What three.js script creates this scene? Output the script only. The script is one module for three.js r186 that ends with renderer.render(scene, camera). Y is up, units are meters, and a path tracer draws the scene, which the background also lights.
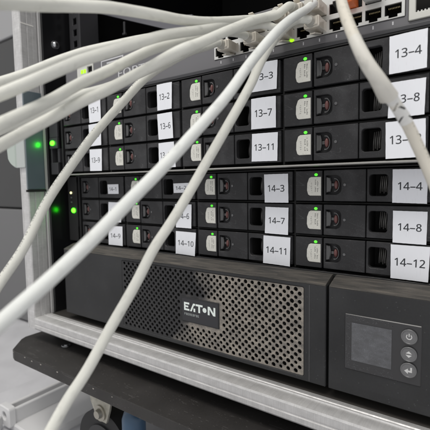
import * as THREE from 'three';
import { RoundedBoxGeometry } from 'three/addons/geometries/RoundedBoxGeometry.js';
import { mergeGeometries, toCreasedNormals } from 'three/addons/utils/BufferGeometryUtils.js';
import { RectAreaLightUniformsLib } from 'three/addons/lights/RectAreaLightUniformsLib.js';
import { FontLoader } from 'three/addons/loaders/FontLoader.js';
import { TextGeometry } from 'three/addons/geometries/TextGeometry.js';
import { ImprovedNoise } from 'three/addons/math/ImprovedNoise.js';

// ---------------------------------------------------------------- camera, light, exposure
// All lengths below are millimetres in rack coordinates (x right, y up, z out of the rack); P() turns them into metres with the floor at y = 0.
const FLOOR = -430;
const P = (x, y, z) => new THREE.Vector3(x * 0.001, (y - FLOOR) * 0.001, z * 0.001);
const scene = new THREE.Scene();
const camera = new THREE.PerspectiveCamera(55.68, 1, 0.01, 30);
{
  const right = new THREE.Vector3(0.80929565, -0.01571854, -0.58719118), back = new THREE.Vector3(0.58641188, 0.07962275, 0.80609015);
  const up = back.clone().cross(right);
  camera.matrixAutoUpdate = true;
  camera.position.copy(P(459.4, -94.7, 305.8));
  camera.quaternion.setFromRotationMatrix(new THREE.Matrix4().makeBasis(right, up, back));
  camera.focus = 0.345; camera.userData.fStop = 12;
  scene.add(camera);
}
scene.background = new THREE.Color().setRGB(0.70, 0.70, 0.695);           // the pale room the rack stands in
RectAreaLightUniformsLib.init();
const renderer = new THREE.WebGLRenderer({ antialias: true });
renderer.setSize(1024, 1024);
renderer.toneMapping = THREE.LinearToneMapping;
renderer.toneMappingExposure = 1.0;
renderer.shadowMap.enabled = true;

let seed = 20417;
const rnd = () => { seed = (seed * 1664525 + 1013904223) >>> 0; return seed / 4294967296; };
const pn = new ImprovedNoise();
const fbm = (x, y, s = 0, o = 4) => { let v = 0, a = 0.5, f = 1; for (let i = 0; i < o; i++) { v += a * pn.noise(x * f, y * f, s + i * 7.3); a *= 0.5; f *= 2.03; } return v; };

// ---------------------------------------------------------------- helpers
const taken = {};
const numbered = (n) => { const k = taken[n] = (taken[n] ?? -1) + 1; return k ? `${n}_${String(k).padStart(3, '0')}` : n; };
function thing(name, label, category, [x, y, z], group) {
  const o = new THREE.Group(); o.name = numbered(name); scene.add(o);
  o.position.copy(P(x, y, z)); o.userData = { label, category };
  if (group) o.userData.group = group;
  o.mm = [x, y, z];
  return o;
}
function shadow(m) { m.castShadow = true; m.receiveShadow = true; return m; }
// part in the thing's own millimetres
function loc(name, geo, mat, parent) { const g = geo.clone().scale(0.001, 0.001, 0.001), m = shadow(new THREE.Mesh(g, mat)); m.name = name; parent.add(m); return m; }
// part given in rack millimetres
function abs(name, geo, mat, parent, root = parent) { return loc(name, geo.clone().translate(-root.mm[0], -root.mm[1], -root.mm[2]), mat, parent); }
function setting(name, geo, mat, label) {
  const g = geo.clone().translate(0, -FLOOR, 0).scale(0.001, 0.001, 0.001), m = shadow(new THREE.Mesh(g, mat)); m.name = name; m.userData = { kind: 'structure', label }; scene.add(m); return m;
}
function box(x0, x1, y0, y1, z0, z1, r = 0.4) {
  const w = x1 - x0, h = y1 - y0, d = z1 - z0;
  const g = r > 0 ? new RoundedBoxGeometry(w, h, d, 2, Math.min(r, w * 0.45, h * 0.45, d * 0.45)) : new THREE.BoxGeometry(w, h, d);
  return g.translate((x0 + x1) / 2, (y0 + y1) / 2, (z0 + z1) / 2);
}
const clean = (g) => { const n = g.index ? g.toNonIndexed() : g; for (const k of Object.keys(n.attributes)) if (!['position', 'normal', 'uv'].includes(k)) n.deleteAttribute(k); return n; };
const merge = (...gs) => mergeGeometries(gs.map(clean));
function poly(pts) { const s = new THREE.Shape(); pts.forEach(([x, y], i) => i ? s.lineTo(x, y) : s.moveTo(x, y)); s.closePath(); return s; }
function rrect(x0, x1, y0, y1, r, S = THREE.Shape) {
  const s = new S(), h = Math.PI / 2; s.moveTo(x0 + r, y0); s.lineTo(x1 - r, y0); s.absarc(x1 - r, y0 + r, r, -h, 0, false); s.lineTo(x1, y1 - r); s.absarc(x1 - r, y1 - r, r, 0, h, false);
  s.lineTo(x0 + r, y1); s.absarc(x0 + r, y1 - r, r, h, 2 * h, false); s.lineTo(x0, y0 + r); s.absarc(x0 + r, y0 + r, r, 2 * h, 3 * h, false); return s;
}
// chamfered plate (with any openings) whose front face lies at z = front
function plate(shape, front, depth, bevel = 0.4) {
  const ex = shape.extractPoints(6), tidy = (p, ccw) => {
    let q = p.filter((v, i) => v.distanceTo(p[(i + p.length - 1) % p.length]) > 1e-5);
    if (THREE.ShapeUtils.isClockWise(q) === ccw) q = q.reverse();
    return q;
  };
  const rings = [tidy(ex.shape, true), ...ex.holes.map((h) => tidy(h, false))];
  const inset = (q) => q.map((v, i) => {   // moves each corner to its left by the chamfer: into the material for both windings
    const p = q[(i + q.length - 1) % q.length], n = q[(i + 1) % q.length], d1 = v.clone().sub(p).normalize(), d2 = n.clone().sub(v).normalize();
    const n1 = new THREE.Vector2(-d1.y, d1.x), n2 = new THREE.Vector2(-d2.y, d2.x), m = n1.add(n2), l = Math.max(0.5, m.lengthSq() / 2);
    return v.clone().addScaledVector(m, bevel / l / 1);
  });
  const fr = bevel > 0 ? rings.map(inset) : rings, pos = [], tri = (a, b, c) => pos.push(...a, ...b, ...c), P3 = (v, z) => [v.x, v.y, z];
  for (const [set, z, flip] of [[fr, front, false], [rings, front - depth, true]]) {
    const all = set.flat(); for (const [i, j, k] of THREE.ShapeUtils.triangulateShape(set[0].slice(), set.slice(1).map((h) => h.slice()))) flip ? tri(P3(all[k], z), P3(all[j], z), P3(all[i], z)) : tri(P3(all[i], z), P3(all[j], z), P3(all[k], z));
  }
  rings.forEach((q, r) => q.forEach((v, i) => {
    const w = q[(i + 1) % q.length], a = fr[r][i], b = fr[r][(i + 1) % q.length], z1 = front - bevel, z0 = front - depth;
    tri(P3(v, z0), P3(w, z0), P3(w, z1)); tri(P3(v, z0), P3(w, z1), P3(v, z1));
    if (bevel > 0) { tri(P3(v, z1), P3(w, z1), P3(b, front)); tri(P3(v, z1), P3(b, front), P3(a, front)); }
  }));
  const g = new THREE.BufferGeometry(); g.setAttribute('position', new THREE.Float32BufferAttribute(pos, 3));
  const uv = []; for (let i = 0; i < pos.length; i += 3) uv.push(pos[i] + pos[i + 2] * 0.6, pos[i + 1] + pos[i + 2] * 0.6);
  g.setAttribute('uv', new THREE.Float32BufferAttribute(uv, 2)); g.computeVertexNormals(); return toCreasedNormals(g, 0.5);
}
function cyl(x, y, z0, z1, r, n = 20, r2 = r) { return new THREE.CylinderGeometry(r2, r, z1 - z0, n).rotateX(Math.PI / 2).translate(x, y, (z0 + z1) / 2); }
function tube(points, rad, n = 160, m = 20, t0 = 0, t1 = 1, cap = true, wob = 0) {
  const curve = new THREE.CatmullRomCurve3(points.map((p) => new THREE.Vector3(...p)), false, 'centripetal');
  const L = curve.getLength(), pos = [], nor = [], uv = [], idx = [];
  let N = null, prevT = null;
  for (let i = 0; i <= n; i++) {
    const s = i / n, t = t0 + (t1 - t0) * s, c = curve.getPointAt(t), T = curve.getTangentAt(t);
    if (wob) { const q = t * L / 55, k = wob * Math.min(1, t * 12); c.x += k * pn.noise(q, 3.1 + points.length, points[2][0]); c.y += k * pn.noise(q, 9.7, points[2][1]); c.z += k * pn.noise(q, 5.3, points[2][2]); }
    if (!N) { N = new THREE.Vector3(0, 1, 0).cross(T).normalize(); } else { const ax = prevT.clone().cross(T), l = ax.length(); if (l > 1e-9) N.applyAxisAngle(ax.multiplyScalar(1 / l), Math.asin(Math.min(1, l))); N.addScaledVector(T, -N.dot(T)).normalize(); }
    prevT = T; const B = T.clone().cross(N);
    for (let j = 0; j <= m; j++) {
      const a = j / m * Math.PI * 2, d = N.clone().multiplyScalar(Math.cos(a)).addScaledVector(B, Math.sin(a)), r = rad(s, a);
      pos.push(c.x + d.x * r, c.y + d.y * r, c.z + d.z * r); nor.push(d.x, d.y, d.z); uv.push(t * L, j / m);
    }
  }
  for (let i = 0; i < n; i++) for (let j = 0; j < m; j++) { const a = i * (m + 1) + j, b = a + m + 1; idx.push(a, a + 1, b, b, a + 1, b + 1); }
  if (cap) for (const [i, sgn] of [[0, -1], [n, 1]]) {
    const t = t0 + (t1 - t0) * i / n, c = curve.getPointAt(t), T = curve.getTangentAt(t).multiplyScalar(sgn), k = pos.length / 3;
    pos.push(c.x, c.y, c.z); nor.push(T.x, T.y, T.z); uv.push(t * L, 0.5);
    for (let j = 0; j <= m; j++) { const q = (i * (m + 1) + j) * 3; pos.push(pos[q], pos[q + 1], pos[q + 2]); nor.push(T.x, T.y, T.z); uv.push(t * L, j / m); }
    for (let j = 0; j < m; j++) sgn < 0 ? idx.push(k, k + 2 + j, k + 1 + j) : idx.push(k, k + 1 + j, k + 2 + j);
  }
  const g = new THREE.BufferGeometry();
  g.setAttribute('position', new THREE.Float32BufferAttribute(pos, 3)); g.setAttribute('normal', new THREE.Float32BufferAttribute(nor, 3)); g.setAttribute('uv', new THREE.Float32BufferAttribute(uv, 2)); g.setIndex(idx);
  return g;
}

// ---------------------------------------------------------------- textures
function dataTex(w, h, f, srgb, rx = 1, ry = 1) {
  const d = new Uint8Array(w * h * 4);
  for (let y = 0; y < h; y++) for (let x = 0; x < w; x++) { const c = f(x / w, y / h, x, y), k = (y * w + x) * 4; for (let i = 0; i < 3; i++) d[k + i] = Math.max(0, Math.min(255, Array.isArray(c) ? c[i] : c)); d[k + 3] = 255; }
  const t = new THREE.DataTexture(d, w, h); t.wrapS = t.wrapT = THREE.RepeatWrapping; t.magFilter = THREE.LinearFilter; t.minFilter = THREE.LinearMipmapLinearFilter; t.generateMipmaps = true;
  if (srgb) t.colorSpace = THREE.SRGBColorSpace; t.repeat.set(rx, ry); t.needsUpdate = true; return t;
}
function canvasTex(w, h, draw) {
  const c = document.createElement('canvas'); c.width = w; c.height = h; draw(c.getContext('2d'), w, h);
  const t = new THREE.CanvasTexture(c); t.colorSpace = THREE.SRGBColorSpace; t.anisotropy = 8; return t;
}
const lin = (r, g, b) => new THREE.Color().setRGB(r, g, b);
const grainBump = dataTex(256, 256, () => 128 + (rnd() - 0.5) * 120, false, 1 / 40, 1 / 40);              // moulded plastic grain, 40 mm tile
const wearRough = dataTex(256, 256, (u, v) => 150 + 70 * fbm(u * 6, v * 6, 3) + 25 * (rnd() - 0.5), false, 1 / 120, 1 / 120);
const dustMap = dataTex(512, 512, (u, v) => { const d = Math.max(0, fbm(u * 9, v * 9, 11, 5) + 0.05); const s = rnd() < 0.012 ? 26 : 0; const scr = Math.abs(fbm(u * 4 + v * 9, v * 2, 13, 3)) < 0.0025 ? 16 : 0; const k = 46 + 34 * d + s + scr + (rnd() - 0.5) * 6; return [k, k, k + 2]; }, true, 1 / 160, 1 / 160);

const shifted = (t, i) => { const c = t.clone(); c.offset.set((i * 0.37) % 1, (i * 0.61) % 1); c.needsUpdate = true; return c; };
const std = (o) => new THREE.MeshPhysicalMaterial(o);
const M = {
  tray: std({ color: lin(1, 1, 1), map: dustMap, roughness: 0.46, roughnessMap: null, bumpMap: grainBump, bumpScale: 0.00006 }),
  trayDark: std({ color: lin(0.02, 0.02, 0.021), roughness: 0.5, specularIntensity: 0.5 }),
  cavity: std({ color: lin(0.02, 0.02, 0.02), roughness: 0.8, specularIntensity: 0.4 }),
  rib: std({ color: lin(0.045, 0.045, 0.047), roughness: 0.14, clearcoat: 0.8, clearcoatRoughness: 0.1 }),
  finger: std({ color: lin(0.17, 0.165, 0.16), roughness: 0.35 }),
  redButton: std({ color: lin(0.13, 0.05, 0.047), roughness: 0.4 }),
  greyDot: std({ color: lin(0.14, 0.14, 0.145), roughness: 0.4, metalness: 0.6 }),
  sheetEdge: std({ color: lin(0.42, 0.41, 0.39), roughness: 0.35, metalness: 0.9 }),
  blackSteel: std({ color: lin(0.010, 0.010, 0.011), roughness: 0.22 }),
  blackMatt: std({ color: lin(0.012, 0.012, 0.012), roughness: 0.8, specularIntensity: 0.5 }),
  rail: std({ color: lin(0.05, 0.05, 0.055), roughness: 0.45, metalness: 0.3 }),
  zinc: std({ color: lin(0.55, 0.56, 0.58), roughness: 0.3, metalness: 1 }),
  switchFace: std({ color: lin(0.15, 0.148, 0.158), roughness: 0.5, bumpMap: grainBump, bumpScale: 0.00004 }),
  portSteel: std({ color: lin(0.72, 0.72, 0.70), roughness: 0.38, metalness: 0.75 }),
  portWhite: std({ color: lin(0.62, 0.62, 0.58), roughness: 0.5 }),
  contact: std({ color: lin(0.5, 0.42, 0.25), roughness: 0.35, metalness: 1 }),
  white: std({ color: lin(0.55, 0.55, 0.57), roughness: 0.5 }),
  upsBlack: std({ color: lin(1, 1, 1), map: dataTex(512, 512, (u, v) => { const d = fbm(u * 5, v * 5, 21, 5); const k = 46 + 14 * d + (rnd() - 0.5) * 5 + (rnd() < 0.002 ? 40 : 0); return [k, k + 0.5, k + 2]; }, true, 1 / 250, 1 / 250), roughness: 0.5, specularIntensity: 0.6, bumpMap: grainBump, bumpScale: 0.00005 }),
};
const ledMat = (r, g, b, e) => std({ color: lin(r * 0.5, g * 0.5, b * 0.5), emissive: lin(r, g, b), emissiveIntensity: e, roughness: 0.4 });
M.ledGreen = ledMat(0.10, 1.0, 0.04, 0.9);
M.ledBig = ledMat(0.022, 1.0, 0.004, 22.0);
M.ledLime = ledMat(0.44, 1.0, 0.01, 1.0);
M.ledWarm = ledMat(1.0, 0.95, 0.5, 1.6);
M.ledOff = std({ color: lin(0.12, 0.12, 0.13), roughness: 0.4 });

// brushed, slightly dirty aluminium
const alloyMap = dataTex(512, 512, (u, v) => { const k = 220 + 16 * fbm(u * 3, v * 80, 5) + 22 * fbm(u * 10, v * 10, 8, 5) + (rnd() - 0.5) * 8 - (rnd() < 0.003 ? 60 : 0); return [k, k - 1, k - 2]; }, true, 1 / 90, 1 / 90);
const alloyRough = dataTex(512, 512, (u, v) => 120 + 40 * fbm(u * 4, v * 60, 15) + 40 * fbm(u * 8, v * 8, 18), false, 1 / 90, 1 / 90);
M.alloy = std({ color: lin(0.86, 0.86, 0.87), map: alloyMap, metalness: 0.4, roughness: 1.0, roughnessMap: alloyRough });

// ---------------------------------------------------------------- room lamps (ceiling fittings outside the frame)
function ceilingLamp(x, y, z, w, d, power, label) {
  const t = thing('ceiling_lamp', label, 'lamp', [x, y, z], 'ceiling lamps above the aisle');
  loc('housing', box(-w / 2 - 30, w / 2 + 30, 4, 60, -d / 2 - 30, d / 2 + 30, 4), M.white, t);
  loc('diffuser', box(-w / 2, w / 2, -2, 3, -d / 2, d / 2, 1), std({ color: lin(0.8, 0.8, 0.8), emissive: lin(1, 0.99, 0.96), emissiveIntensity: 3, roughness: 0.6 }), t);
  const l = new THREE.RectAreaLight(0xfffaf2, power, w * 0.001, d * 0.001); l.position.copy(P(x, y - 8, z)); l.lookAt(l.position.clone().add(new THREE.Vector3(0, -1, 0))); scene.add(l);
}
ceilingLamp(250, 1750, 900, 1500, 600, 8.5, 'long white ceiling lamp over the aisle in front of the rack');

// ---------------------------------------------------------------- the setting
setting('floor', new THREE.PlaneGeometry(4000, 4000, 1, 1).rotateX(-Math.PI / 2).translate(-200, FLOOR, 200), std({ color: lin(0.95, 0.95, 0.95), map: dataTex(512, 512, (u, v) => { const k = 205 + 16 * fbm(u * 9, v * 9, 31, 5) + (rnd() - 0.5) * 7; return [k, k, k + 4]; }, true, 8, 8), roughness: 0.45 }), 'pale grey smooth floor under the rack');

{ // grey cabinet standing beyond the rack on the left
  const t = thing('grey_cabinet', 'grey panelled cabinet beyond the left aluminium post', 'cabinet', [-700, FLOOR, -210]);
  const gp = (k) => std({ color: lin(k, k, k * 1.03), roughness: 0.55, bumpMap: grainBump, bumpScale: 0.0001 });
  abs('lower_panel', box(-1100, -75, FLOOR + 6, -152, -240, -206, 3), gp(0.16), t);
  abs('middle_panel', box(-1100, -75, -148, 246, -240, -208, 3), gp(0.05), t);
  abs('upper_panel', box(-1100, -75, 250, 520, -240, -206, 3), gp(0.32), t);
  abs('body', box(-1098, -77, FLOOR, 515, -600, -238, 2), gp(0.08), t);
}

// ---------------------------------------------------------------- cabinet frame, rails, side wall
const rack = thing('rack_cabinet', 'black equipment rack with bare aluminium front post and sill', 'rack', [-57, -300, 25]);
{
  // post: cross-section in x,z; extruded upwards
  const sec = [[-57, 3], [-57, 22.5], [-55.5, 25], [-53.4, 25], [-53.0, 24.2], [-52.2, 24.2], [-51.8, 25], [-42.5, 25], [-40.6, 24.4], [-40, 23], [-40, 16.2], [-40.9, 15.8], [-40.9, 14.9], [-40, 14.5], [-40, 9], [-40.6, 8.8], [-40.6, 8.2], [-40, 8], [-40, 2.5], [-42, 1], [-55, 1]];
  const s = poly(sec.map(([x, z]) => [x, -z]));
  let g = new THREE.ExtrudeGeometry(s, { depth: 640, bevelEnabled: false }).rotateX(-Math.PI / 2).translate(0, -283, 0);   // shape y -> -z, depth -> +y
  abs('post', toCreasedNormals(g, 0.3), M.alloy, rack);
  // sill: cross-section z,y extruded along x
  const sill = [[1, -267.6], [7, -267.0], [8.0, -267.9], [9.2, -267.9], [9.8, -266.6], [11, -266.6], [11.6, -267.6], [22, -267.4], [24.2, -267.9], [25, -269.5], [25, -275.2], [24.2, -275.8], [24.2, -276.8], [25.4, -277.4], [25.4, -281.5], [24.4, -283], [1, -283]];
  g = new THREE.ExtrudeGeometry(poly(sill.map(([z, y]) => [-z, y])), { depth: 540, bevelEnabled: false }).rotateY(Math.PI / 2);   // shape x -> -z, depth -> +x
  g.translate(-39.9, 0, 0);
  abs('sill', toCreasedNormals(g, 0.3), M.alloy, rack);
  abs('post_scuff', box(-40.1, -39.7, 106.2, 107.6, 6, 23.5, 0.1), std({ color: lin(0.8, 0.78, 0.75), roughness: 0.6 }), rack);
  abs('post_flange', box(-43, -38.6, -283, 356, -3.2, 0.6, 0.5), M.alloy, rack);
  // side wall, back, roof, inner floor
  abs('side_panel', box(-44, -36, -283, 356, -420, -3.4, 0.5), M.blackSteel, rack);
  abs('side_panel', box(490, 498, -283, 356, -420, -3.4, 0.5), M.blackSteel, rack);
  abs('back_panel', box(-35.9, 489.9, -283, 356, -420, -412, 0.5), M.blackMatt, rack);
  abs('roof_panel', box(-44, 498, 356.2, 364, -420, 0, 0.5), M.blackMatt, rack);
  abs('floor_panel', box(-35.9, 489.9, -299.9, -283.2, -400, 0, 0.5), M.blackMatt, rack);
  abs('inner_ledge', box(-35.8, 489.8, -271, -266.9, -60, 0.8, 0.4), std({ map: dataTex(512, 128, (u, v) => { const k = 44 + 30 * fbm(u * 30, v * 9, 111, 5) + (rnd() - 0.5) * 14; return [k + 4, k + 1, k - 2]; }, true, 1 / 200, 1 / 50), roughness: 0.85 }), rack);
  // rack rail with square holes
  const rs = rrect(-29, -9, -270, 350, 0.6);
  for (let y = -262; y < 345; y += 14.6) rs.holes.push(rrect(-22.5, -14.5, y, y + 8.4, 0.5, THREE.Path));
  abs('rack_rail', plate(rs, -40, 2, 0.3, 1), M.rail, rack);
  abs('rail_return', box(-9.4, -7.6, -270, 350, -70, -40.4, 0.3), M.rail, rack);
  abs('rail_return', box(-30.6, -28.8, -270, 350, -70, -40.4, 0.3), M.rail, rack);
  const sc = abs('wall_bolt', merge(new THREE.CylinderGeometry(5.2, 5.6, 1.4, 24).rotateZ(-Math.PI / 2).translate(-35.2, 90, -21), new THREE.SphereGeometry(4.2, 20, 10, 0, Math.PI * 2, 0, Math.PI / 2).scale(1, 0.7, 1).rotateZ(-Math.PI / 2).translate(-34.6, 90, -21)), M.zinc, rack);
  abs('socket', new THREE.CylinderGeometry(1.9, 1.9, 1.2, 6).rotateZ(-Math.PI / 2).translate(-31.7, 90, -21), M.cavity, sc, rack);
  // inner brace under the roof, with two bolts hanging from it
  const br = [[-62 + 30, 150], [112, 93], [150, 84], [150, 102], [100, 112], [-40 + 30, 163]];
  abs('brace', plate(poly(br), -80, 3, 0.4, 1), std({ color: lin(0.17, 0.17, 0.19), roughness: 0.5, metalness: 0.3 }), rack);
  for (const [x, y] of [[-33, 141], [36, 112]]) abs('brace_bolt', merge(box(x - 1.4, x + 1.4, y - 7, y + 8, -79.6, -77, 0.8), box(x - 2.6, x + 2.6, y - 9.5, y - 6.5, -80, -76, 0.8)), M.rail, rack);
}
{ // latch keeper clipped over the post
  const t = thing('door_catch', 'smoky grey plastic door catch clipped over the aluminium post', 'door catch', [-40, -100, 14]);
  const m = std({ color: lin(0.10, 0.13, 0.15), roughness: 0.3, ior: 1.7, clearcoat: 1, clearcoatRoughness: 0.2 });
  abs('cover', box(-39.8, -37.2, -100, 24, 1.5, 26.5, 1.0), m, t);
  abs('cover_lip', box(-39.9, -36.9, -103.2, -100.2, 0.5, 27.5, 0.5), M.trayDark, t);
  const s = new THREE.Shape(); s.moveTo(-58, -30); s.lineTo(-70, -30); s.quadraticCurveTo(-80, -32, -80, -44); s.lineTo(-78, -60); s.quadraticCurveTo(-72, -70, -58, -72); s.closePath();
  abs('tongue', plate(s, 29, 7, 1.5, 3), std({ color: lin(0.42, 0.48, 0.44), roughness: 0.2, clearcoat: 0.5 }), t);
  abs('clip', box(-58, -38.5, -72, -30, 25.3, 28, 0.8), std({ color: lin(0.45, 0.48, 0.47), roughness: 0.25 }), t);
}

// ---------------------------------------------------------------- servers and their drive trays
function server(name, label, topLed, z, edgeMat) {
  const t = thing(name, label, 'server', [0, topLed - 82, z]);
  abs('chassis', box(0.5, 444, topLed - 81.2, topLed + 4.6, z - 330, z - 24, 0.4), M.blackMatt, t);
  abs('top_plate', box(-1, 445, topLed + 4.7, topLed + 5.7, z - 330, z - 0.6, 0.2), M.trayDark, t);
  abs('bottom_plate', box(-1, 445, topLed - 82.8, topLed - 81.4, z - 330, z + 0.4, 0.2), edgeMat, t);
  abs('side_plate', box(-1, 1.4, topLed - 81.3, topLed + 4.6, z - 330, z - 1, 0.2), M.trayDark, t);
  for (let c = 0; c < 4; c++) abs('divider', box(c * 108.8 + 87.6, c * 108.8 + 89.4, topLed - 81, topLed + 4.4, z - 24, z - 3.5, 0.2), M.cavity, t);
  for (let r = 0; r < 2; r++) abs('shelf_strip', box(2, 443, topLed - 24.2 - r * 28.4, topLed - 23.0 - r * 28.4, z - 24, z - 4, 0.2), M.cavity, t);
  return t;
}
const sv13 = server('storage_server', 'upper black storage server holding the drive trays labelled 13', 0, 0, M.sheetEdge);
const sv14 = server('storage_server', 'lower black storage server holding the drive trays labelled 14', -89.6, -21.6, M.rib);
{ // left ears with their status lights
  const e = abs('ear', merge(box(-27, -5, -81, 5, -40, -37.6, 0.4), box(-27, -24.6, -81, 5, -37.8, -2, 0.4), box(-27, -10, -34, 5, -4, -1, 0.6), box(-27, -10, -48, -34.2, -4, -0.6, 0.6), box(-27, -12, -81, -66, -5, -1.5, 0.6), box(-14, -10, -66, -48.2, -8, -3, 0.6)), M.rail, sv13);
  abs('status_light', new THREE.SphereGeometry(1, 20, 14).scale(4.6, 3.0, 1.6).translate(-20.6, -41, -0.4), M.ledBig, e, sv13);
  const e2 = abs('ear', merge(box(-27, -6, -170, -84.5, -42, -39.7, 0.4), box(-27, -8, -170, -84.5, -28, -24.5, 0.6), box(-4.5, -2.8, -150, -92, -26, -21, 0.3)), M.trayDark, sv14);
  abs('status_light', new THREE.SphereGeometry(1, 20, 14).scale(4.0, 3.2, 1.6).translate(-15.8, -129.2, -24.3), M.ledBig, e2, sv14);
  abs('power_light', cyl(-19.5, -105.5, -24.7, -23.4, 1.5), M.ledWarm, e2, sv14);
  for (const y of [-112, -118]) abs('spare_light', cyl(-19.0, y, -24.7, -23.6, 1.1, 14), M.ledOff, e2, sv14);
}
// lettering atlas: 24 paper labels (6 x 4 cells)
const CELL = 256, labelTex = canvasTex(CELL * 6, CELL * 4, (c, w, h) => {
  c.fillStyle = '#eceef2'; c.fillRect(0, 0, w, h);
  for (let i = 0; i < 1400; i++) { const k = 214 + Math.floor(rnd() * 30); c.fillStyle = `rgba(${k},${k},${k + 4},0.35)`; c.fillRect(rnd() * w, rnd() * h, 1 + rnd() * 3, 6 + rnd() * 60); }
  c.fillStyle = '#2a2c31'; c.textAlign = 'center'; c.textBaseline = 'middle';
  for (let i = 0; i < 24; i++) {
    const txt = `${i < 12 ? 13 : 14}–${i % 12 + 1}`, x = (i % 6 + 0.5) * CELL, y = (Math.floor(i / 6) + 0.5) * CELL;
    const small = i === 12 || i === 13;
    c.save(); c.translate(x, y); c.font = '400 84px sans-serif'; const m = c.measureText(txt).width; c.scale(Math.min(1.0, 205 / m), small ? 1.5 : 0.92); c.fillText(txt, 0, 0); c.strokeStyle = '#2a2c31'; c.lineWidth = 1.6; c.strokeText(txt, 0, 0); c.restore();
  }
});
const stickerTexs = [0, 1, 2].map((sd) => canvasTex(128, 160, (c, w, h) => {
  c.fillStyle = '#e6e6e2'; c.fillRect(0, 0, w, h); c.fillStyle = '#8d8d8b';
  for (let col = 0; col < 2; col++) for (let i = 0; i < 9; i++) if ((i * 7 + col * 3 + sd * 2) % 5) c.fillRect(74 + col * 20, 24 + i * 12, 6 + ((i * 5 + sd * 3) % 7), 8);
  c.fillStyle = '#b5b5b2'; for (let i = 0; i < 5; i++) c.fillRect(34 + ((i + sd) % 3) * 3, 50 + i * 15, 14 - ((i + sd) % 3) * 3, 8);
  for (let i = 0; i < 60; i++) { const k = 190 + rnd() * 40; c.fillStyle = `rgba(${k | 0},${k | 0},${(k - 8) | 0},0.25)`; c.fillRect(rnd() * w, rnd() * h, 2 + rnd() * 14, 2 + rnd() * 10); }
}));
M.paper = std({ color: lin(0.96, 0.96, 0.98), map: labelTex, roughness: 0.62 });
const trayMats = [0, 1, 2, 3].map((i) => std({ color: lin(1, 1, 1), map: shifted(dustMap, i + 1), roughness: 0.40 + i * 0.04, specularIntensity: 0.55, bumpMap: grainBump, bumpScale: 0.00006 }));
const ledMats = [0.75, 1.05, 1.4].map((e) => ledMat(0.10, 1.0, 0.04, e));
const stickerMats = stickerTexs.map((map) => std({ color: lin(0.84, 0.83, 0.80), map, roughness: 0.36, clearcoat: 0.3, clearcoatRoughness: 0.3 }));

const trayG = (() => {
  const H = 25.6, g = {};
  // handle plate with a hood-shaped opening
  const hp = rrect(0, 34, 0, H, 0.5), hood = new THREE.Path();
  hood.moveTo(1.6, 5.6); hood.lineTo(10.5, 5.6); hood.quadraticCurveTo(14.4, 6.8, 14.6, 10); hood.lineTo(14.6, 17); hood.quadraticCurveTo(14.4, 20.4, 10.5, 21.2); hood.lineTo(1.6, 21.2); hood.closePath();
  hp.holes.push(hood); g.handle = plate(hp, 0, 5, 0.4);
  g.handleBack = box(0.8, 33, 1, H - 1, -9, -5.1, 0.2);
  g.lever = merge(plate(poly([[1.2, 6.6], [4.8, 7.6], [5.6, 11], [5.6, 16], [4.8, 19.4], [1.2, 20.4]]), -1.4, 3.6, 0.6), box(5.4, 8.4, 12.2, 14.8, -5.2, -3, 0.4));
  g.button = new THREE.SphereGeometry(1, 16, 12).scale(1.7, 3.6, 1.8).translate(9.6, 13.4, -3.0);
  g.ring = new THREE.TorusGeometry(4.2, 0.55, 8, 28, Math.PI * 1.1).rotateZ(-Math.PI * 0.55).scale(0.85, 1.25, 1).translate(8.7, 13.4, -2.2);
  g.dot = cyl(17.6, 13.4, -0.3, 0.45, 1.1, 14);
  // plate with the vent and the paper label
  const lp = rrect(34.7, 80.0, 0, H, 0.5); lp.holes.push(rrect(36.4, 50.2, 4.6, 21.2, 2.6, THREE.Path)); g.labelPlate = plate(lp, -0.5, 4.5, 0.4);
  g.well = merge(box(35.4, 51.4, 3.4, 22.4, -23, -21.5, 0.1), box(35.0, 36.2, 3.4, 22.4, -21.5, -5.1, 0.1), box(50.4, 51.6, 3.4, 22.4, -21.5, -5.1, 0.1));
  const ribs = []; for (let i = 0; i < 5; i++) { const x = 41.6 + i * 1.85, z = -14.5 + i * 1.7, b = 6.4 + (i % 2) * 1.2; ribs.push(tube([[x - 0.5, b, z - 1.5], [x, b + 3.5, z + 0.6], [x + 0.35, b + 8, z + 0.9], [x + 0.2, 19.6, z - 1.2]], (q) => 0.62 - 0.2 * q, 10, 6)); }
  g.ribs = merge(...ribs);
  // light tab
  g.tab = plate(rrect(83.4, 107.2, 0, H, 0.5), 0, 5, 0.4);
  g.led = new THREE.SphereGeometry(1, 18, 12).scale(1.5, 1.15, 0.8).translate(101.9, 22.2, 0);
  const st = poly([[106.4, 4.6], [106.4, 20.4], [97.6, 20.4], [95.8, 19.4], [94.2, 15], [94.0, 9], [95.0, 5.6], [96.6, 4.6]]);
  g.sticker = plate(st, 0.7, 0.8, 0.35, 2);
  { const uv = g.sticker.attributes.uv, p = g.sticker.attributes.position; for (let i = 0; i < uv.count; i++) uv.setXY(i, (p.getX(i) - 94) / 12.5, (p.getY(i) - 4.6) / 15.8); }
  for (const k in g) g[k].scale(0.001, 0.001, 0.001);
  return g;
})();
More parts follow.
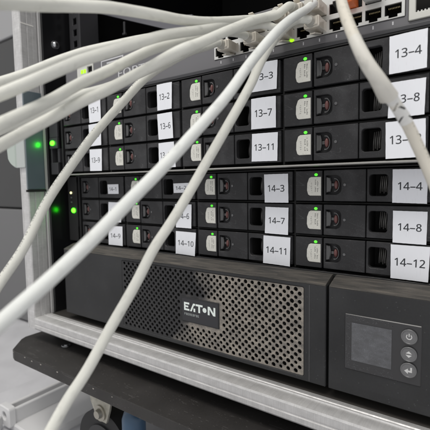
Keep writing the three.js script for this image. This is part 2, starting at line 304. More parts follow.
// label corners in rack millimetres [top-left, top-right, bottom-right, bottom-left], read where each sheet sits
const LAB = {
  '13-1': [58, 4, 79, -23], '13-2': [167, 4, 188, -21.5], '13-3': [278, 4, 302, -19], '13-4': [388.6, 3.2, 412.3, -22], '13-5': [57, -25, 79, -50], '13-6': [168, -25, 188, -50.5], '13-7': [277, -24.5, 300.5, -50], '13-8': [388.6, -28, 411.4, -52], '13-9': [56, -54, 78, -79], '13-10': [168, -54, 189, -79], '13-11': [277, -54, 301.8, -77.5], '13-12': [387.6, -54.6, 412.4, -80],
  '14-1': [59.5, -95, 79.5, -106.5], '14-2': [167.5, -95, 188.5, -105], '14-3': [277.5, -88, 301.2, -113.5], '14-4': [387, -87.2, 411, -112.2], '14-5': [60, -116.8, 83, -140.5], '14-6': [169.5, -117, 191.5, -142], '14-7': [278, -117.6, 301.6, -141.8], '14-8': [388, -118, 411.2, -142.2], '14-9': [58.5, -145.6, 84, -169], '14-10': [169.5, -146, 196.5, -170.5], '14-11': [276, -144, 303.4, -169.8], '14-12': [386.4, -143.6, 413, -169.6],
};
function paperGeo(w, h, cell, bulge, curl) {
  const jx = [0, 1, 2, 3].map(() => (rnd() - 0.5) * 1.3);   // a slightly bowed sheet, 0.25 mm thick
  const g = new THREE.BoxGeometry(w, h, 0.25, 12, 10, 1), p = g.attributes.position, uv = g.attributes.uv;
  for (let i = 0; i < p.count; i++) {
    const u = p.getX(i) / w + 0.5, v = p.getY(i) / h + 0.5, jag = 0.05 * Math.sin(u * 31 + cell * 5) * (v > 0.99 || v < 0.01 ? 1 : 0);
    p.setX(i, p.getX(i) + jx[0] * (1 - u) * v + jx[1] * u * v + jx[2] * u * (1 - v) + jx[3] * (1 - u) * (1 - v) + 0.05 * Math.sin(v * 17 + cell * 3) * (u > 0.99 || u < 0.01 ? 1 : 0)); p.setY(i, p.getY(i) + jag);
    uv.setXY(i, (cell % 6 + 0.02 + u * 0.96) / 6, 1 - (Math.floor(cell / 6) + 0.02 + (1 - v) * 0.96) / 4);
    p.setZ(i, p.getZ(i) + bulge * Math.sin(Math.PI * u) * (0.6 + 0.4 * v) + curl * Math.pow(u, 3) * (1 - v * 0.5) + 0.5 * Math.abs(curl) * Math.pow(1 - u, 4));
  }
  g.computeVertexNormals(); return g;
}
const places = ['far left column', 'second column', 'third column', 'right-hand column'], rowsW = ['top row', 'middle row', 'bottom row'];
function makeTray(parent, c, r, set) {
  const zf = set === 13 ? 0 : -21.6, led0 = set === 13 ? 0 : -89.6, x0 = c * 108.8 + 6.9, y0 = led0 - r * 28.4 - 22, id = `${set}-${r * 4 + c + 1}`;
  const small = LAB[id][1] - LAB[id][3] < 15;
  const t = thing('drive_tray', `dark grey drive tray with ${small ? 'short ' : ''}white paper label ${id}, ${rowsW[r]}, ${places[c]}`, 'drive tray', [x0, y0, zf], `drive trays of the ${set === 13 ? 'upper' : 'lower'} server`);
  const put = (name, g, m, par = t) => { const o = shadow(new THREE.Mesh(g, m)); o.name = name; par.add(o); return o; };
  const tm = trayMats[Math.floor(rnd() * 4)], hp = put('handle_plate', trayG.handle, tm); put('recess_back', trayG.handleBack, tm, hp); put('lever', trayG.lever, M.rib, hp); put('release_button', trayG.button, M.redButton, hp); put('finger_ring', trayG.ring, M.rib, hp); put('rivet', trayG.dot, M.greyDot, hp);
  const lp = put('label_plate', trayG.labelPlate, tm); put('vent_well', trayG.well, M.cavity, lp); put('spring_fingers', trayG.ribs, M.finger, lp);
  const tb = put('light_tab', trayG.tab, tm); put('activity_light', trayG.led, ledMats[Math.floor(rnd() * 3)], tb); put('serial_sticker', trayG.sticker, stickerMats[Math.floor(rnd() * 3)], tb);
  t.position.z += (rnd() - 0.5) * 0.0009; t.rotation.z = (rnd() - 0.5) * 0.004; t.rotation.y = (rnd() - 0.5) * 0.006;
  const [a, b, d, e] = LAB[id], w = d - a, h = b - e, cell = (set === 13 ? 0 : 12) + r * 4 + c;
  const g = paperGeo(w, h, cell, 0.3 + rnd() * 0.9, (rnd() - 0.25) * 2.4).scale(0.001, 0.001, 0.001), pl = shadow(new THREE.Mesh(g, M.paper)); pl.name = 'paper_label';
  pl.userData.label = `white paper label reading ${id}`;
  pl.position.set(((a + d) / 2 - x0) * 0.001, ((b + e) / 2 - y0) * 0.001, 0.0002); pl.rotation.z = (rnd() - 0.5) * 0.05; t.add(pl);
}
for (const set of [13, 14]) for (let r = 0; r < 3; r++) for (let c = 0; c < 4; c++) makeTray(set === 13 ? sv13 : sv14, c, r, set);

// ---------------------------------------------------------------- network switch
const SW = thing('network_switch', 'grey rack network switch with a row of steel framed ports', 'network switch', [0, 8.5, -10]);
const KX = (k) => 239.3 + 13.5 * k, YL = 24.2, YU = 36.8;
{
  const face = rrect(1, 444, 8.8, 50.4, 0.8);
  face.holes.push(rrect(231.8, 395.8, 18.4, 48.6, 0.4, THREE.Path), rrect(398, 440, 14, 46, 0.5, THREE.Path), rrect(25, 56, 33.6, 48.6, 0.5, THREE.Path));
  abs('face', plate(face, -10, 2.5, 0.5), M.switchFace, SW);
  abs('body', box(1.4, 443.6, 9, 50.2, -330, -30, 0.4), M.blackMatt, SW);
  abs('lower_lip', box(1, 444, 8.6, 12.2, -12, -8.8, 0.8), std({ color: lin(0.05, 0.05, 0.056), roughness: 0.45 }), SW);
  // steel shield with a window for each port
  const sh = rrect(232, 395.6, 18.6, 48.4, 0.3);
  for (let k = 0; k < 12; k++) for (const y of [YL, YU]) {
    const q = new THREE.Path(), x = KX(k), s = y === YL ? 1 : -1;
    q.moveTo(x - 5.6, y + 4.4 * s); q.lineTo(x + 5.6, y + 4.4 * s); q.lineTo(x + 5.6, y - 3 * s); q.lineTo(x + 3, y - 3 * s); q.lineTo(x + 3, y - 4.8 * s); q.lineTo(x - 3, y - 4.8 * s); q.lineTo(x - 3, y - 3 * s); q.lineTo(x - 5.6, y - 3 * s); q.closePath(); sh.holes.push(q);
  }
  const shield = abs('port_shield', plate(sh, -9.4, 1.6, 0.15, 1), M.portSteel, SW);
  for (let k = 0; k < 12; k++) for (const y of [YL, YU]) {
    const x = KX(k), s = y === YL ? 1 : -1, sk = abs('port_socket', merge(box(x - 6.3, x + 6.3, y - 5.4, y + 5.2, -25, -23, 0), box(x - 6.4, x - 5.7, y - 5.4, y + 5.2, -23, -11.1, 0), box(x + 5.7, x + 6.4, y - 5.4, y + 5.2, -23, -11.1, 0), box(x - 5.7, x + 5.7, y + s * 4.9 - 0.3, y + s * 4.9 + 0.3, -23, -11.1, 0)), M.cavity, shield, SW);
    abs('contacts', merge(...[...Array(8).keys()].map((i) => box(x - 3.7 + i * 1.02, x - 3.3 + i * 1.02, y + s * 2.2, y + s * 3.2, -21, -13, 0))), M.contact, sk, SW);
  }
  // link lights that are lit
  for (const [x, y] of [[303.6, 22.2], [310.6, 20.0]]) abs('link_light', new THREE.SphereGeometry(1, 16, 12).scale(1.9, 1.7, 1.2).translate(x, y, -9), M.ledLime, SW);
  abs('link_light', new THREE.SphereGeometry(1, 16, 12).scale(2.2, 1.6, 1.2).translate(297.4, 40.6, -9), M.ledLime, SW);
  for (let k = 0; k < 12; k++) if (k !== 5) abs('port_tick', box(KX(k) - 0.5, KX(k) + 0.5, 14.2, 16.6, -10.2, -9.85, 0), M.white, SW);
  // uplink cage
  const up = rrect(398.2, 439.8, 14.2, 45.8, 0.5); up.holes.push(rrect(402.4, 418.6, 19, 31, 0.3, THREE.Path), rrect(421, 436.6, 19, 31, 0.3, THREE.Path));
  const cg = abs('uplink_cage', plate(up, -8.6, 3, 0.4), M.portWhite, SW);
  abs('cage_well', box(399, 439, 16, 44, -29, -26, 0.2), M.cavity, cg, SW);
  abs('cage_springs', merge(...[...Array(7).keys()].map((i) => box(403.2 + i * 2.2, 404.2 + i * 2.2, 19.4, 20.6, -20, -11, 0.1))), M.portSteel, cg, SW);
  // console port with its two lights
  const cs = rrect(25.2, 55.8, 33.8, 48.4, 0.4); cs.holes.push(rrect(44.5, 54, 36, 45.5, 0.3, THREE.Path));
  const cp = abs('console_port', plate(cs, -9.2, 2.2, 0.2), M.portWhite, SW);
  abs('console_well', box(43, 55.5, 34.5, 47, -27, -25, 0.1), M.cavity, cp, SW);
  for (const x of [35.2, 40.6]) abs('console_light', box(x - 1.9, x + 1.9, 38.6, 43.0, -9.4, -8.5, 0.4), M.ledLime, cp, SW);
  // name plate print: the word and the box mark
  const font = await new FontLoader().loadAsync('fonts/droid/droid_sans_regular.typeface.json');
  abs('brand_print', new TextGeometry('FORTINET', { font, size: 8.2, depth: 0.3, curveSegments: 4, bevelEnabled: false }).scale(1.65, 1, 1).translate(97, 24.4, -9.95), M.white, SW);
  const fr = rrect(70, 108, 39.2, 47.4, 0.4); fr.holes.push(rrect(71.4, 106.6, 40.6, 46, 0.3, THREE.Path));
  abs('brand_mark', merge(plate(fr, -9.7, 0.4, 0), box(80, 98, 42.4, 44, -9.95, -9.65, 0)), M.white, SW);
  abs('ear', merge(box(-27, 1, 9, 50, -40, -37.6, 0.4), box(-3, 0.8, 9, 50, -38, -12, 0.3)), M.trayDark, SW);
}

// ---------------------------------------------------------------- UPS
const UPS = thing('battery_unit', 'black battery backup unit with perforated dusty front grille and display', 'battery backup', [-1, -259, 3]);
{
  const Y0 = -258.6, Y1 = -176.6, ZF = 3;
  const bevelTop = (x0, x1) => {   // cap: leans back from the front face up to the shelf line
    const s = [[ZF, Y1 - 0.2], [ZF - 0.6, Y1 + 0.7], [-11.5, -170.9], [-15, -170.6], [-15, Y1 - 0.2]];
    return toCreasedNormals(new THREE.ExtrudeGeometry(poly(s.map(([z, y]) => [-z, y])), { depth: x1 - x0, bevelEnabled: false }).rotateY(Math.PI / 2).translate(x0, 0, 0), 0.5);
  };
  const dusty = std({ color: lin(1, 1, 1), map: dataTex(512, 256, (u, v) => { const streak = fbm(u * 13, v * 6, 41, 5), d = Math.max(0, Math.min(1, 0.5 + 0.7 * fbm(u * 5, v * 5, 47, 4) + 1.0 * streak)); const n = (rnd() - 0.5) * 14; return [52 + 44 * d + n, 51 + 40 * d + n, 50 + 35 * d + n]; }, true, 1 / 40, 1 / 150), roughness: 0.85 });
  // cover: left panel + frame round the grille
  const cov = rrect(-1, 345, Y0, Y1, 0.8); cov.holes.push(rrect(108.5, 326.5, Y0 + 4, Y1 - 3.6, 1.5, THREE.Path));
  abs('cover', plate(cov, ZF, 10, 0.7), M.upsBlack, UPS);
  abs('cover_top', bevelTop(-1, 344.6), dusty, UPS);
  abs('cover_joint', box(331.2, 331.7, Y0 + 1, Y1 - 1, ZF - 0.2, ZF + 0.15, 0), M.rib, UPS);
  abs('end_module', plate(rrect(347.2, 441, Y0, Y1, 0.8), ZF, 10, 0.7), M.upsBlack, UPS);
  abs('end_top', bevelTop(347.6, 441), dusty, UPS);
  abs('body', box(0, 440, Y0 + 0.5, -172, -330, -15.2, 0.5), M.blackMatt, UPS);
  // perforated grille
  const gx0 = 108.7, gx1 = 326.3, gy0 = Y0 + 4.2, gy1 = Y1 - 3.8, gs = rrect(gx0, gx1, gy0, gy1, 1.3), px = 6.9, py = 3.45;
  let row = 0;
  for (let y = gy0 + 2.6; y < gy1 - 2; y += py, row++) for (let x = gx0 + 3.6 + (row % 2) * px / 2; x < gx1 - 2.6; x += px) {
    if (x > 193.6 && x < 245.4 && y > -235 && y < -204.6) continue;
    const lint = Math.max(0, Math.min(1, (x - 215) / 40)), h = new THREE.Path(), r = 1.78 + lint * (0.22 - rnd() * 0.42); for (let i = 0; i < 12; i++) { const a = -i / 12 * Math.PI * 2; i ? h.lineTo(x + Math.cos(a) * r, y + Math.sin(a) * r) : h.moveTo(x + r, y); } h.closePath(); gs.holes.push(h);
  }
  const gg = new THREE.ExtrudeGeometry(gs, { depth: 1.0, bevelEnabled: false }).translate(0, 0, ZF - 1.5);
  { const uv = gg.attributes.uv, p = gg.attributes.position; for (let i = 0; i < uv.count; i++) uv.setXY(i, (p.getX(i) - gx0) / (gx1 - gx0), (p.getY(i) - gy0) / (gy1 - gy0)); }
  const W = 1024, H = 384;
  const dm = dataTex(W, H, (u, v) => {
    // lint lies thick on the right half of the mesh with a ragged margin, thin on the left
    const edge = 0.50 - 0.16 * (1 - v) + 0.20 * fbm(u * 7, v * 3.2, 61, 5), k = Math.max(0, Math.min(1, (u - edge) / 0.10)), clump = 0.80 + 0.55 * fbm(u * 60, v * 22, 67, 4) + 0.35 * fbm(u * 14, v * 5, 69, 3), fleck = rnd() < 0.08 ? 0.3 : 0;
    const d = Math.max(0, Math.min(1, k * clump + fleck * k + 0.16 * Math.max(0, fbm(u * 12, v * 5, 71, 4) + 0.05))); const n = (rnd() - 0.5) * 22 * (0.25 + d);
    return [46 + 104 * d + n, 46 + 97 * d + n, 48 + 86 * d + n];
  }, true);
  abs('grille', gg, std({ color: lin(1, 1, 1), map: dm, roughness: 0.8, bumpMap: grainBump, bumpScale: 0.00012 }), UPS);
  abs('grille_backing', box(105, 330, Y0 + 1, Y1 - 1, -13, -10, 0.2), M.cavity, UPS);
  // name badge
  const bd = abs('badge', plate(rrect(196.2, 242, -232.4, -207.4, 0.6), ZF + 0.4, 2.2, 0.4), M.upsBlack, UPS);
  const bt = canvasTex(768, 400, (c, w, h) => {
    c.fillStyle = '#2c2c30'; c.fillRect(0, 0, w, h); c.fillStyle = '#e4ece8'; c.textBaseline = 'alphabetic';
    // heavy capitals; the fourth letter is a solid dot
    c.beginPath();
    const X = (x) => 40 + x * 1.0, T = 70, B = 215;
    const rect = (x, y, ww, hh) => c.fillRect(X(x), y, ww, hh);
    rect(0, T, 34, B - T); rect(0, T, 120, 34); rect(0, T + 56, 96, 32); rect(0, B - 34, 120, 34);
    c.moveTo(X(132), B); c.lineTo(X(205), T); c.lineTo(X(250), T); c.lineTo(X(250), T + 34); c.lineTo(X(224), T + 34); c.lineTo(X(172), B); c.closePath(); c.fill();
    rect(212, B - 60, 38, 60);
    rect(262, T, 150, 34); rect(318, T, 38, B - T);
    c.beginPath(); c.arc(X(452), (T + B) / 2 + 6, 42, 0, Math.PI * 2); c.fill();
    rect(520, T, 38, B - T); rect(640, T, 38, B - T); c.beginPath(); c.moveTo(X(520), T); c.lineTo(X(566), T); c.lineTo(X(678), B); c.lineTo(X(632), B); c.closePath(); c.fill();
    c.fillStyle = '#8f9594'; for (let i = 0; i < 9; i++) { const x = X(6) + i * 37; c.fillRect(x, 258, 9, 40); c.fillRect(x, 258, 27, 9); if (i % 3) c.fillRect(x, 289, 27, 9); if (i % 2) c.fillRect(x + 19, 258, 9, 40); c.fillRect(x, 274, 22, 8); }
  });
  abs('badge_print', new THREE.PlaneGeometry(43.6, 22.7).translate(219.1, -219.9, ZF + 0.5), std({ map: bt, roughness: 0.5 }), bd, UPS);
  // display module
  const dp = abs('display_panel', plate(rrect(360.2, 413.4, -238.4, -195.4, 0.8), ZF + 0.7, 2, 0.5), std({ color: lin(0.016, 0.016, 0.018), roughness: 0.28, map: null, clearcoat: 0.4, clearcoatRoughness: 0.25 }), UPS);
  const sm = dataTex(256, 256, (u, v) => { let k = 74 + 30 * fbm(u * 4, v * 7, 81, 5) + (rnd() - 0.5) * 34; k += rnd() < 0.02 ? 46 : 0; if (Math.abs(fbm(u * 6, v * 6, 85, 3)) < 0.006) k += 30; return [k * 0.96, k * 0.98, k * 1.03]; }, true);
  const sg = new THREE.BoxGeometry(28.4, 29.2, 0.5).translate(379.9, -216, ZF + 0.85);
  abs('screen', sg, std({ map: sm, roughness: 0.3, color: lin(0.9, 0.9, 0.92), clearcoat: 1, clearcoatRoughness: 0.05 }), dp, UPS);
  // scratched film border round the screen: crinkled strips
  const film = []; for (let i = 0; i < 150; i++) { const side = i % 3, a = rnd(), L = 0.4 + rnd() * 1.3; const x = side === 0 ? 361.4 + rnd() * 3 : 361.5 + a * 34, y = side === 0 ? -237 + a * 40 : side === 1 ? -237.4 + rnd() * 4.6 : -199.6 + rnd() * 3.2; film.push(new THREE.BoxGeometry(L, 0.16 + rnd() * 0.3, 0.12).rotateZ((rnd() - 0.5) * 2.4).translate(x, y, ZF + 0.74)); }
  const fm = abs('film_scratches', merge(...film), std({ color: lin(0.065, 0.065, 0.07), roughness: 0.3 }), dp, UPS); fm.userData.kind = 'stuff';
  const bm = std({ color: lin(0.13, 0.13, 0.135), roughness: 0.22, metalness: 0.2, clearcoat: 0.6, clearcoatRoughness: 0.15 }), ic = std({ color: lin(0.62, 0.62, 0.62), roughness: 0.5 });
  for (const [i, y] of [-203.9, -216.4, -227.8].entries()) {
    const b = abs('button', merge(cyl(405.6, y, ZF + 0.6, ZF + 1.9, 5.3, 32, 4.9), new THREE.TorusGeometry(4.9, 0.5, 8, 32).translate(405.6, y, ZF + 1.8)), bm, dp, UPS);
    const q = [];
    if (i === 0) q.push(new THREE.TorusGeometry(1.7, 0.34, 6, 20, Math.PI * 1.6).rotateZ(Math.PI * 0.7).translate(405.6, y, ZF + 1.95), box(405.3, 405.9, y + 0.2, y + 2.4, ZF + 1.8, ZF + 2.1, 0));
    if (i === 1) q.push(plate(poly([[403.6, y + 0.5], [405.6, y + 2.3], [407.6, y + 0.5]]), ZF + 2.05, 0.3, 0), plate(poly([[403.6, y - 0.5], [407.6, y - 0.5], [405.6, y - 2.3]]), ZF + 2.05, 0.3, 0));
    if (i === 2) q.push(plate(poly([[402.9, y - 0.7], [405.3, y - 2.6], [405.3, y + 1.2]]), ZF + 2.05, 0.3, 0), box(405.2, 407.9, y - 1.3, y - 0.1, ZF + 1.8, ZF + 2.05, 0), box(406.8, 407.9, y - 0.2, y + 2.2, ZF + 1.8, ZF + 2.05, 0));
    abs('icon', merge(...q), ic, b, UPS);
  }
}

// ---------------------------------------------------------------- patch cables
const plugMat = std({ color: lin(0.60, 0.56, 0.49), roughness: 0.28, clearcoat: 0.7, clearcoatRoughness: 0.15 });
function plugGeo(x, y, s) {   // s = 1: latch below (lower row), -1: latch above
  const b = merge(box(x - 5.7, x + 5.7, y - 3.9, y + 3.9, -20, 1.5, 0.6), box(x - 6.2, x + 6.2, y - 4.3, y + 4.3, 0.5, 7, 1.2), new RoundedBoxGeometry(4.4, 1.1, 14, 2, 0.4).rotateX(s * 0.24).translate(x, y - s * 6.2, -2), box(x - 5.2, x + 5.2, y - 3.2, y + 3.2, 6.6, 8.4, 0.8));
  const boot = tube([[x, y, 6.5], [x, y, 8.5], [x, y, 10.5], [x, y, 12.5]], (t) => 4.1 - 0.8 * t + 0.22 * Math.sin(t * 22), 24, 18);
  return [b, boot];
}
function printTex(seedS, dark) {
  return dataTex(1024, 64, (u, v) => {
    let k = 232 + 9 * fbm(u * 14, v * 5, seedS, 4) + (rnd() - 0.5) * 6 - Math.max(0, fbm(u * 20, v * 3, seedS + 5, 5) - 0.16) * 60;
    const c = Math.floor(u * 92), inWord = (c * 7 + seedS) % 11 < 8, fx = (u * 92) % 1, fy = (v - 0.36) / 0.16;
    if (dark && u < 0.8 && inWord && fy > 0 && fy < 1 && fx > 0.12 && fx < 0.78 && (Math.floor(fx * 5) + Math.floor(fy * 4) * 3 + c * 5) % 7 < 4) k -= dark;
    return [k, k, k];
  }, true, 1 / 150, dark ? 2 : 1);
}
const CAB = {
  C1: [[320.3, 36.8, 6.0], [320.3, 36.8, 14.0], [318.7, 25.9, 31.1], [315.8, 16.4, 55.0], [313.9, 0.3, 86.7], [311.3, -14.7, 114.3], [308.0, -22.3, 128.3], [290.1, -29.1, 133.9], [281.0, -34.5, 141.0], [276.7, -43.2, 155.7], [270.9, -50.4, 168.0], [265.2, -60.1, 182.5], [261.7, -67.6, 194.4], [258.6, -74.8, 205.6], [256.9, -83.1, 218.9]],
  H: [[335.8, 36.8, 4.0], [336.3, 36.3, 8.0], [333.9, 31.9, 12.8], [335.5, 21.5, 32.1], [337.0, 7.6, 55.4], [336.9, -8.3, 77.2], [333.8, -18.3, 86.6], [335.2, -42.4, 115.5], [331.5, -64.0, 139.0], [327.2, -82.2, 158.4], [322.5, -101.5, 181.6], [318.8, -118.7, 202.9], [317.1, -130.3, 218.6], [316.4, -138.4, 230.6], [315.1, -143.7, 237.4], [315.3, -150.1, 247.8]],
  I: [[333.8, 24.2, 6.0], [333.8, 24.2, 12.0], [328.0, 24.6, 15.5], [324.4, 20.3, 23.1], [322.0, 11.0, 34.6], [321.8, -0.8, 48.4], [320.5, -12.6, 58.2], [320.7, -22.6, 66.6], [322.3, -33.7, 77.2], [316.9, -62.8, 97.1], [308.5, -88.3, 111.9], [300.2, -116.7, 129.6], [295.4, -131.5, 140.1], [290.6, -150.8, 151.0], [285.0, -174.0, 165.1], [281.7, -194.1, 179.1], [279.3, -205.7, 188.9], [277.8, -216.8, 197.5], [277.1, -225.9, 205.1]],
  G: [[252.8, 24.2, 6.0], [252.8, 24.2, 13.0], [250.3, 18.7, 25.9], [248.8, 13.4, 38.9], [246.8, 6.8, 51.7], [244.1, -4.5, 70.0], [243.3, -14.9, 85.6], [242.3, -23.1, 95.9], [236.2, -35.7, 105.9], [229.6, -49.4, 116.2], [224.9, -65.9, 129.2], [218.5, -92.2, 147.8], [216.4, -108.1, 158.1], [216.8, -132.7, 173.7], [213.2, -154.0, 187.8], [211.6, -171.3, 199.4]],
  F: [[279.8, 24.2, 6.0], [279.8, 24.2, 14.0], [277.4, 21.2, 33.2], [280.3, 12.8, 56.0], [283.2, 3.6, 80.0], [283.3, -3.7, 99.1], [283.1, -9.5, 113.2], [281.2, -14.9, 124.5], [277.2, -22.3, 137.0], [274.6, -32.3, 153.5], [270.6, -40.7, 167.3], [271.3, -52.8, 186.0], [274.8, -62.3, 203.8], [276.0, -67.7, 213.8], [275.3, -73.6, 224.2]],
  E: [[293.3, 36.8, 4.0], [293.3, 36.5, 9.0], [294.6, 28.2, 30.0], [295.8, 18.7, 52.9], [297.0, 1.5, 95.5], [295.7, -12.1, 130.9], [291.6, -20.6, 150.0], [286.5, -28.4, 166.1], [282.8, -33.1, 175.7], [277.0, -40.9, 188.9], [271.9, -46.9, 198.9], [267.0, -52.5, 208.5], [263.9, -58.0, 218.3]],
  D: [[279.8, 36.8, 4.0], [279.8, 36.5, 9.0], [279.2, 29.7, 25.9], [275.6, 21.1, 49.3], [268.8, 9.9, 81.8], [258.0, 0.3, 109.9], [246.9, -6.2, 125.9], [236.2, -12.5, 141.1], [223.5, -19.3, 154.3], [216.2, -26.1, 166.8], [209.0, -32.0, 178.7], [204.7, -38.5, 191.4]],
  F2: [[306.8, 24.2, 6.0], [306.3, 24.5, 13.0], [298.0, 27.8, 17.6], [288.6, 21.9, 35.0], [278.1, 12.7, 53.0], [270.4, 0.6, 73.2], [261.0, -9.7, 89.4], [251.3, -24.4, 113.6], [245.5, -31.3, 125.8], [240.0, -34.7, 133.7], [237.1, -38.3, 143.0], [226.9, -47.2, 157.9], [222.0, -52.8, 168.3], [217.2, -58.2, 178.4], [210.5, -67.8, 195.6]],
  A: [[306.8, 36.8, 4.0], [306.3, 36.5, 9.0], [301.9, 29.6, 24.6], [297.6, 23.7, 42.3], [296.0, 14.7, 69.5], [295.1, 8.2, 92.8], [295.2, 3.4, 112.6], [295.3, -0.1, 130.0], [291.0, -2.5, 148.7], [289.2, -5.2, 164.0], [282.5, -8.0, 181.6], [287.4, -15.7, 203.6], [291.4, -21.4, 218.8], [297.9, -27.9, 233.1]],
  J: [[335, 200, -20], [340, 130, -14], [347.8, 80.8, 0.2], [362.7, 42.1, 33.3], [372.3, 19.2, 54.9], [382.8, -1.5, 76.9], [393.2, -21.8, 94.3], [400.9, -36.8, 98.3], [407.1, -47.5, 94.8], [411.4, -57.0, 84.5], [415.5, -67.4, 76.0], [420.7, -82.2, 71.5], [425.3, -95.2, 69.4], [430.4, -109.2, 67.1], [435.5, -123.7, 64.9]],
};
const whiteA = [0.84, 0.84, 0.78], whiteB = [0.88, 0.90, 0.88], beige = [0.78, 0.74, 0.65];
const cableMat = (c, s, dark) => std({ color: lin(...c), map: printTex(s, dark), roughness: 0.62 });
const cabInfo = {   // label, port column, row, colour, print darkness
  C1: ['lowest white cable of the left bundle, crossing in front of the door catch', 6, -1, whiteA, 0],
  H: ['thickest white cable crossing diagonally down to the lower left corner', 7, -1, whiteB, 0],
  I: ['white cable falling steeply past the battery unit to the bottom edge', 7, 1, whiteA, 18],
  G: ['thin white cable with grey print, crossing left ear of servers down to left edge', 1, 1, whiteA, 95],
  F: ['white cable hiding the box mark, just above the one crossing the door catch', 3, 1, whiteA, 0],
  E: ['thick white cable lying in front at the top of the sweeping bundle', 3, -1, whiteA, 0],
  D: ['thinner white cable half hidden behind the top cable of the bundle', 2, -1, whiteA, 0],
  F2: ['thin white cable squeezed between two thicker ones at the left of the bundle', 5, 1, whiteA, 0],
  A: ['white cable running along the top edge of the picture', 5, -1, whiteA, 0],
  J: ['yellowed cable with a split sleeve hanging over the labels 13-8 and 13-12', null, 0, beige, 34],
};
let ci = 0;
for (const [key, pts] of Object.entries(CAB)) {
  const [label, k, s, col, dark] = cabInfo[key];
  const t = thing('patch_cable', label, 'cable', pts[0], 'pale network patch cables');
  abs('jacket', tube(pts, (q, a) => 3.0 + 0.05 * pn.noise(q * 40, a, ci * 3), 240, 22, 0, 1, true, 1.3), cableMat(col, 100 + 13 * ci++, dark), t);
  if (k !== null) { const [b, boot] = plugGeo(KX(k), s > 0 ? YL : YU, s), p = abs('plug', b, plugMat, t); abs('boot', boot, cableMat([0.68, 0.66, 0.60], 300 + ci, 0), p, t); }
  else {
    const sm = std({ color: lin(0.78, 0.76, 0.70), roughness: 0.55, map: printTex(501, 0) });
    const tornMat = std({ color: lin(0.82, 0.82, 0.80), roughness: 0.55, map: dataTex(256, 128, (u, v) => { let k = 236 + 8 * fbm(u * 9, v * 6, 520, 4); for (let i = 0; i < 9; i++) { const c = (i * 0.37 + 0.1) % 1, w = (i * 0.23 + 0.05) % 1, d = Math.abs(v - w - (u - c) * (i % 2 ? 0.9 : -0.5) + 0.02 * fbm(u * 20, v * 9, i)); if (Math.abs(u - c) < 0.11 && d < 0.035) k = 40 + 50 * rnd(); } return [k, k, k]; }, true, 1 / 16, 1) });
    abs('split_sleeve', tube(pts, (q, a) => 3.15 + 0.9 * Math.max(0, q - 0.1) + (q > 0.62 ? (q - 0.62) * 7.5 * Math.max(0, Math.cos(a - 5.2)) : 0), 60, 28, 0.70, 0.795, true, 1.3), sm, t);
    abs('inner_sleeve', tube(pts, (q) => 3.12 + 0.12 * Math.sin(q * 9), 30, 22, 0.775, 0.84, true, 1.3), tornMat, t);
  }
}
{ // two other plugs with no cable in view
  const t = thing('orange_plug', 'orange plug pushed into the switch beside the yellowed cable', 'plug', [KX(8) + 6, 38, -10]);
  const x = KX(9) - 3; abs('plug_body', merge(box(x - 5, x + 5, 33, 42, -14, 3, 1), box(x - 3.4, x + 3.4, 34.5, 40.5, 3, 9, 1.2)), std({ color: lin(0.72, 0.17, 0.05), roughness: 0.45 }), t);
  abs('latch', box(x - 2, x + 2, 42, 43.4, -12, 4, 0.4), std({ color: lin(0.6, 0.13, 0.04), roughness: 0.45 }), t);
  const u = thing('clear_plug', 'clear grey plug in the upper port near the uplink cage', 'plug', [KX(10), 38, -10]), y = YU, x2 = KX(10);
  abs('plug_body', merge(box(x2 - 5.6, x2 + 5.6, y - 3.4, y + 4.2, -16, 2, 0.8), box(x2 - 4.2, x2 + 4.2, y - 2.6, y + 3.4, 2, 8, 1.6)), std({ color: lin(0.33, 0.33, 0.32), roughness: 0.2, clearcoat: 0.6 }), u);
  abs('latch', box(x2 - 2, x2 + 2, y + 4.4, y + 5.6, -12, 5, 0.4), std({ color: lin(0.4, 0.4, 0.39), roughness: 0.25 }), u);
}

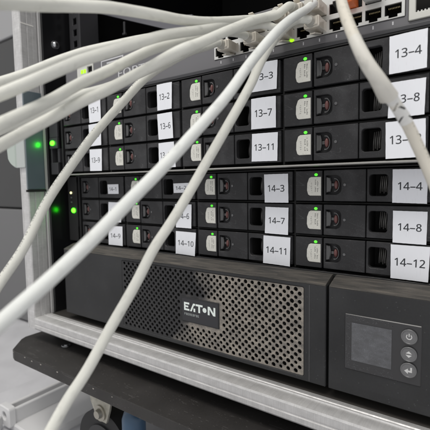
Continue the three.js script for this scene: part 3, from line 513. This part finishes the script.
// ---------------------------------------------------------------- base board, castor and what lies on the floor
{
  const bmap = dataTex(512, 512, (u, v) => { const k = 44 + 16 * fbm(u * 8, v * 8, 91, 5) + (rnd() - 0.5) * 8 + (rnd() < 0.002 ? 50 : 0) + (Math.abs(fbm(u * 3, v * 30, 95, 3)) < 0.004 ? 30 : 0); return [k + 2, k, k - 1]; }, true, 1 / 300, 1 / 300);
  const t = thing('base_board', 'black painted base board with chipped edges under the rack', 'board', [-70, -312, 57]);
  const s = poly([[-70, 400], [520, 400], [520, -56], [-34, -57], [-42, -54.5], [-66, -30], [-70, -22]]);
  const g = new THREE.ExtrudeGeometry(s, { depth: 10.6, bevelEnabled: true, bevelSize: 0.8, bevelThickness: 0.7, bevelSegments: 2, bevelOffset: -0.8 }).rotateX(-Math.PI / 2).translate(0, -311.3, 0);
  // shape y = -z: front edge at y = -57 lies at z = +57
  abs('board', g, std({ map: bmap, roughness: 0.6 }), t);
  const ch = std({ color: lin(0.30, 0.28, 0.26), roughness: 0.9 }), chips = [[-36, 57], [-9, 57], [6, 57], [25, 56.9], [58, 56.9], [121, 56.8], [150, 56.8], [-58, 38]];
  for (const [x, z] of chips) { const r = 0.5 + rnd() * 0.9, c = new THREE.IcosahedronGeometry(1, 1), p = c.attributes.position; for (let i = 0; i < p.count; i++) { const q = 0.75 + 0.5 * Math.abs(pn.noise(p.getX(i) * 2 + x, p.getY(i) * 2, z)); p.setXYZ(i, p.getX(i) * q * r * 1.6, p.getY(i) * q * r * 0.8, p.getZ(i) * q * 0.5); } c.computeVertexNormals(); abs('paint_chip', c.translate(x, -301.2 - rnd() * 1.5, z - 0.15), ch, t); }
  const w = thing('board_washer', 'steel washer and bolt head lying on the board under the sill', 'washer', [4, -300, 8.5]);
  abs('washer', new THREE.TorusGeometry(4.6, 1.5, 8, 28).rotateX(-Math.PI / 2).scale(1, 0.5, 1).translate(6, -299.2, 10), M.zinc, w);
  abs('bolt_head', new THREE.CylinderGeometry(3, 3.3, 2.4, 20).translate(6, -298.8, 10), M.zinc, w);
}
{ // castor under the board
  const t = thing('castor', 'castor wheel with pale steel fork below the board edge', 'castor', [108, FLOOR, 24]);
  const fork = poly([[84, -313], [126, -313], [121, -336], [115, -352], [100, -352], [90, -334]]);
  const fm = std({ color: lin(1, 1, 1), map: dataTex(128, 128, (u, v) => { const k = 176 + 50 * fbm(u * 5, v * 5, 131, 5) + (rnd() - 0.5) * 12; return [k, k - 3, k - 14]; }, true, 1 / 40, 1 / 40), roughness: 0.5, metalness: 0.35 });
  abs('top_plate', box(74, 142, -315.5, -312.2, -36, 40, 0.6), fm, t);
  const f = abs('fork_cheek', plate(fork, 38, 3, 0.5), fm, t); abs('fork_cheek', plate(fork, 4, 3, 0.5), fm, t);
  abs('axle_bolt', merge(cyl(107, -342, 38, 40, 8.6, 28), cyl(107, -342, 39.5, 44, 5.6, 24, 4.4)), std({ color: lin(0.42, 0.40, 0.35), roughness: 0.42, metalness: 0.85 }), f, t);
  abs('tyre', new THREE.CylinderGeometry(42, 42, 24, 48).rotateX(Math.PI / 2).translate(100, FLOOR + 42, 19.5), std({ color: lin(0.015, 0.015, 0.016), roughness: 0.6 }), t);
  abs('hub', cyl(100, FLOOR + 42, 6.5, 33.5, 26, 32), std({ color: lin(0.03, 0.03, 0.033), roughness: 0.5 }), t);
  const b = thing('blue_canister', 'blue plastic canister standing under the board', 'canister', [157, FLOOR, 36]);
  abs('body', new THREE.LatheGeometry([[0, 0], [10.5, 0], [12, 3], [12, 98], [10, 104], [7, 106], [7, 108]].map(([a, c]) => new THREE.Vector2(a, c)), 36).translate(157, FLOOR, 36), std({ color: lin(0.04, 0.085, 0.15), roughness: 0.35 }), b);
  abs('cap', new THREE.CylinderGeometry(8, 8, 8, 28).translate(157, FLOOR + 111, 36), std({ color: lin(0.04, 0.085, 0.15), roughness: 0.4 }), b);
}
{ // pale moulded stand with a ribbed channel, on the floor below the board corner
  const m = std({ color: lin(0.66, 0.66, 0.67), roughness: 0.45, bumpMap: grainBump, bumpScale: 0.0001 });
  const t = thing('white_stand', 'white plastic stand with ribbed channel on floor below the board corner', 'stand', [-120, FLOOR, -30]);
  abs('plate', plate(rrect(-132, -20, -40, 115, 6), 0, 10, 2, 3).rotateX(-Math.PI / 2).translate(0, FLOOR + 10.2, 0), m, t);
  for (const x of [-101, -84]) abs('rib', box(x - 3, x + 3, FLOOR + 9, FLOOR + 30, -115, 38, 2), m, t);
  abs('channel_floor', box(-99, -86, FLOOR + 9, FLOOR + 15, -114, 36, 1), m, t);
  const e = rrect(-106, -79, FLOOR + 6, FLOOR + 34, 4); const hole = new THREE.Path(); hole.absarc(-92.5, FLOOR + 21, 5.5, 0, Math.PI * 2, true); e.holes.push(hole);
  const ec = abs('end_cap', plate(e, 46, 9, 1.2, 3), m, t); abs('bore', cyl(-92.5, FLOOR + 21, 37.2, 38.4, 6), M.cavity, ec, t);
  abs('foot', plate(poly([[-104, -46], [-98, -46], [-58, -98], [-66, -102]]), 0, 18, 1.5, 2).rotateX(-Math.PI / 2).translate(0, FLOOR + 20, 0), m, t);
}
scene.traverse((o) => { if (o.isLight) o.castShadow = !o.isRectAreaLight; });
renderer.render(scene, camera);
